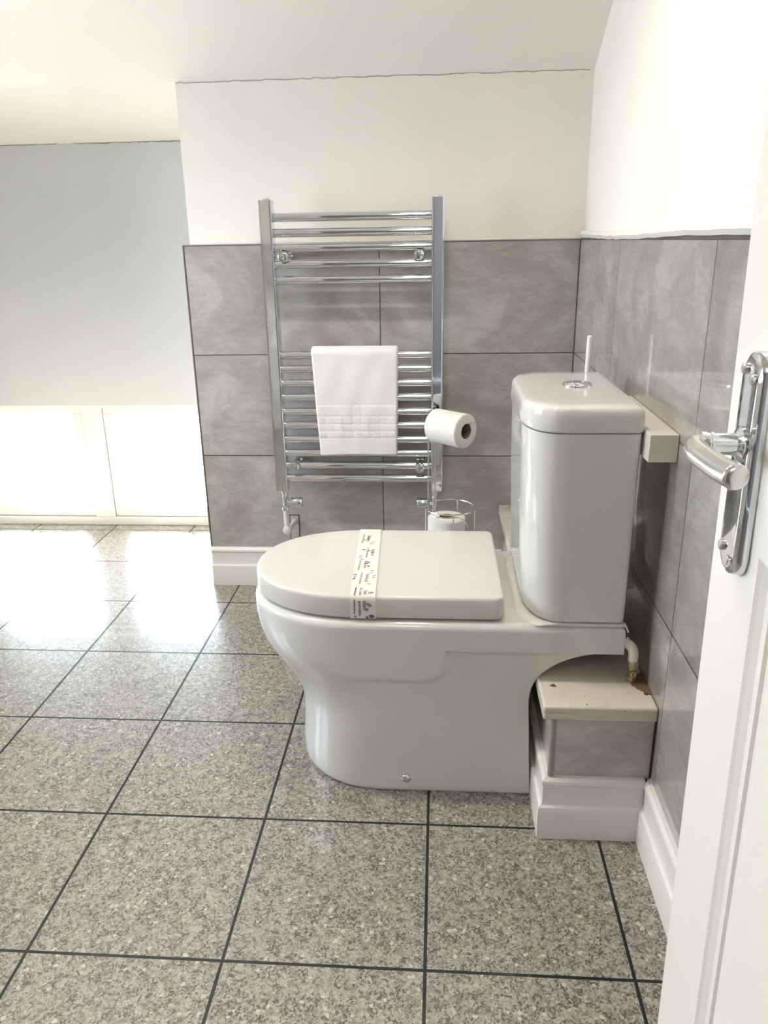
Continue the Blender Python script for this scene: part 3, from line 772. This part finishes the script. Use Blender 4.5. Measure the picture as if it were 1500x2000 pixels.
# ------------------------------------------------------------------ windows
def window(name, label, along, a0, a1, z0, z1, yface_, depth, mull, muntins):
    """along 'x': lies in the plane y=yface_ ; along 'y': plane x=yface_"""
    def B(p0, p1, q0, q1, d0, d1):
        return (p0, p1, yface_+d0, yface_+d1, q0, q1) if along == 'x' else (yface_-d1, yface_-d0, p0, p1, q0, q1)
    t = .034
    root = struct(obj(name, boxes(B(a0, a1, z0, z0+.030, 0, depth), B(a0, a1, z1-.012, z1, 0, depth), B(a0, a0+t, z0+.030, z1-.012, 0, depth), B(a1-t, a1, z0+.030, z1-.012, 0, depth)), M_FRAME, smooth=0, bevel=.002), label, 'window')
    mull = sorted(mull); edges = [a0+t]+sum([[m-w/2, m+w/2] for m, w in mull], [])+[a1-t]
    for m, w in mull: obj('mullion', boxes(B(m-w/2, m+w/2, z0+.030, z1-.012, .004, depth-.01)), M_FRAME, root, smooth=0, bevel=.003)
    for k in range(0, len(edges), 2):
        e0, e1 = edges[k]+.002, edges[k+1]-.002; s = .040; zb, zt = z0+.032, z1-.014
        sash = obj('sash', boxes(B(e0, e1, zb, zb+s, .014, .060), B(e0, e1, zt-.022, zt, .014, .060), B(e0, e0+s, zb+s, zt-.022, .014, .060), B(e1-s, e1, zb+s, zt-.022, .014, .060)), M_FRAME, root, smooth=0, bevel=.003)
        for m in muntins:
            if e0+s < m < e1-s: obj('glazing_bar', boxes(B(m-.006, m+.006, zb+s, zt-.022, .022, .050)), M_FRAME, sash, smooth=0, bevel=.002)
        obj('glass_pane', boxes(B(e0+s-.005, e1-s+.005, zb+s-.005, zt-.017, .034, .038)), M_GLASS, sash, smooth=0)
    return root
window('window_1', 'low white casement window at floor level, flooded with daylight', 'x', WX0, WX1, WZ0, WZ1, YW+.004, .110, [(-1.280, .074)], [-1.543, -.955])
window('window_2', 'white side window in the left wall', 'y', .90, 1.98, .62, 1.46, XLEFT-.01, .11, [(1.44, .07)], [])
# outdoors
struct(obj('ground_outside', boxes((-14, 8, YW+.14, 20, -.30, -.18), (-14, XLEFT-.14, -8, YW+.14, -.30, -.18)), M_PAVE, smooth=0), 'pale paving outside', 'ground')
def shrub(x, y, z0, h, w, label, seed):
    rnd = random.Random(seed); t = thing('shrub', label, 'shrub', (x, y, z0))
    bm = bmesh.new()
    for k in range(7):
        a = rnd.uniform(0, 6.28); tube(bm, smoothpts([(x, y, z0), (x+.3*w*math.cos(a), y+.3*w*math.sin(a), z0+h*.5), (x+.7*w*math.cos(a), y+.7*w*math.sin(a), z0+h*.95)], 4), [.012*(1-.06*i) for i in range(9)], 6)
    obj('stems', bm, M_STEM, t)
    bm = bmesh.new()
    for k in range(420):
        a = rnd.uniform(0, 6.28); rr_ = w*math.sqrt(rnd.random()); zz = z0+h*(.15+.95*rnd.random())
        c = Vector((x+rr_*math.cos(a), y+rr_*math.sin(a), zz)); u = Vector((rnd.gauss(0, 1), rnd.gauss(0, 1), rnd.gauss(0, .6))).normalized(); v = u.cross(Vector((rnd.gauss(0, 1), rnd.gauss(0, 1), rnd.gauss(0, 1)))).normalized(); L = rnd.uniform(.03, .055)
        q = [c-u*L, c+v*L*.35, c+u*L, c-v*L*.35]; n_ = u.cross(v)*.0015
        loft(bm, [[p-n_ for p in q], [p+n_ for p in q]])
    o = obj('foliage', bm, M_LEAF, t, smooth=0); o['kind'] = 'stuff'
shrub(-2.35, 4.35, -.18, .75, .25, 'small green shrub outside the left pane of the low window', 4)
shrub(-1.62, 4.75, -.18, .62, .17, 'smaller green shrub outside the right pane of the low window', 9)

# ------------------------------------------------------------------ door with lever handle
DA = math.radians(2); dd_ = Vector((math.sin(DA), math.cos(DA), 0)); dn = Vector((-math.cos(DA), math.sin(DA), 0))   # along the leaf, out of its face
HP = Vector((.2320, .600, .8500))                       # centre of the lever plate, on its front
FACE = HP-dn*.010; EDGE = FACE+dd_*.0637; DW, DT, DZ0, DZ1 = .765, .036, .012, 2.02
def DP(s, depth, z):                                    # s from the free edge towards the hinges, depth>0 into the leaf
    p = EDGE-dd_*s-dn*depth; return (p.x+(.85-z)*.0130, p.y, z)      # the leaf hangs slightly out of plumb
def door():
    bm = bmesh.new()
    sx = [0, .103, DW-.103, DW]; sz = [DZ0, .200, .790, .900, 1.900, DZ1]
    for side, dsg in ((0, 1), (DT, -1)):
        for i in range(3):
            for j in range(5):
                a, b, c, d_ = sx[i], sx[i+1], sz[j], sz[j+1]
                if i == 1 and j in (1, 3):
                    L = [(0, 0), (.003, .0025), (.009, .0060), (.0190, .0068), (.0205, .0040), (.0225, .0040), (.0240, .0068), (.036, .0068), (.046, .0010), (.049, .0004)]
                    rings = [[DP(a+o, side+dsg*h, c+o), DP(b-o, side+dsg*h, c+o), DP(b-o, side+dsg*h, d_-o), DP(a+o, side+dsg*h, d_-o)] for o, h in L]
                    loft(bm, rings, False, True)
                else: bm.faces.new([bm.verts.new(DP(*q)) for q in ((a, side, c), (b, side, c), (b, side, d_), (a, side, d_))])
    for q in (((0, 0, DZ0), (0, DT, DZ0), (0, DT, DZ1), (0, 0, DZ1)), ((DW, 0, DZ0), (DW, DT, DZ0), (DW, DT, DZ1), (DW, 0, DZ1)), ((0, 0, DZ0), (DW, 0, DZ0), (DW, DT, DZ0), (0, DT, DZ0)), ((0, 0, DZ1), (DW, 0, DZ1), (DW, DT, DZ1), (0, DT, DZ1))):
        bm.faces.new([bm.verts.new(DP(*p)) for p in q])
    bmesh.ops.remove_doubles(bm, verts=bm.verts[:], dist=.00005)
    return bm
door_o = struct(obj('door_1', door(), M_DOOR, smooth=0), 'open white panelled door with chrome lever handle', 'door')
def HPt(a, out, z):                                     # a along the leaf away from the hinges, out of the face
    return FACE+dd_*a+dn*out+Vector((0, 0, z))
dh = thing('door_handle_tmp', '', '', (0, 0, 0)); bpy.data.objects.remove(dh)
def plate():
    bm = bmesh.new(); H, W = .089, .0215; o = []
    for k in range(25):
        a = PI*k/24; o.append((W*math.cos(a), H-W*.9+W*.9*math.sin(a)))
    for k in range(25):
        a = PI+PI*k/24; o.append((W*math.cos(a), -H+W*.9+W*.9*math.sin(a)))
    lv = [(0, 1.0), (.0055, 1.0), (.0078, .95), (.0082, .90), (.0098, .80), (.0100, .72)]
    rr = []
    for h, s in lv: rr.append([HPt(x*s, h, z*(1-(1-s)*.25)) for x, z in o])
    loft(bm, rr); return bm
pl = obj('handle_plate', plate(), M_CHROME, door_o, smooth=30); pl['label'] = 'long rounded chrome lever plate'
for a, z in ((.0100, .0745), (-.0095, .0690), (.0100, -.0690), (-.0095, -.0745)):
    bm = bmesh.new(); lathe(bm, HPt(a, .0095, z), dn, [(0, .0042), (.0025, .0042), (.0036, .0030), (.0037, .0008)], 16)
    obj('screw', bm, M_CHROME2, pl, smooth=30)
ZL = .018
bm = bmesh.new(); lathe(bm, HPt(0, .009, ZL), dn, [(0, .0140), (.003, .0140), (.0045, .0115), (.006, .0088), (.022, .0088), (.0225, .0097), (.0245, .0097), (.0250, .0090), (.027, .0090), (.0275, .0098), (.0315, .0098)], 32)
obj('handle_neck', bm, M_CHROME, door_o, smooth=30)
bm = bmesh.new()
lp = smoothpts([HPt(0, .033, ZL), HPt(-.0015, .0395, ZL), HPt(-.009, .0458, ZL), HPt(-.021, .0475, ZL-.001), HPt(-.044, .0450, ZL-.002), HPt(-.066, .0430, ZL-.002), HPt(-.083, .0410, ZL-.001), HPt(-.087, .0405, ZL-.001), HPt(-.091, .0400, ZL-.001)], 8)
N_ = len(lp); rs = []
for i in range(N_):
    t = i/(N_-1)
    r = .0088+.0004*sstep(.3, .8, t)
    if t > .86: r *= math.sqrt(max(.0, 1-((t-.86)/.14)**2))*.97+.03
    rs.append(r)
tube(bm, lp, rs, 28)
obj('handle_lever', bm, M_CHROME2, door_o, smooth=50)['label'] = 'curved satin chrome lever'

# ------------------------------------------------------------------ ceiling downlights (behind and above the camera's view)
for k, (x, y) in enumerate(DOWNLIGHTS):
    z = zc(y); nn = Vector((0, -math.sin(math.atan(SL)), -math.cos(math.atan(SL)))); c = Vector((x, y, z))
    t = thing('ceiling_downlight', ['round recessed ceiling downlight left of the doorway', 'round recessed ceiling downlight nearest the right wall', 'round recessed ceiling downlight nearest the side window'][k], 'ceiling light', (x, y, z), 'ceiling downlights')
    bm = bmesh.new(); ring(bm, c+nn*.002, .038, .005, 40, 10, normal=nn); obj('bezel', bm, M_CHROME, t)
    bm = bmesh.new(); lathe(bm, c+nn*.001, nn, [(0, .034), (.003, .032), (.004, .02)], 32); obj('lens', bm, M_LAMP, t)
    ld = bpy.data.lights.new('downlight', 'SPOT'); ld.energy = DL_POWER; ld.color = WARM; ld.spot_size = math.radians(120); ld.spot_blend = .6; ld.shadow_soft_size = .05
    lo_ = bpy.data.objects.new('downlight_lamp', ld); COL.objects.link(lo_); lo_.location = c+nn*.012
ld = bpy.data.lights.new('landing_light', 'POINT'); ld.energy = 9; ld.color = WARM; ld.shadow_soft_size = .12
lo_ = bpy.data.objects.new('landing_lamp', ld); COL.objects.link(lo_); lo_.location = (-.2, -.9, 2.2)
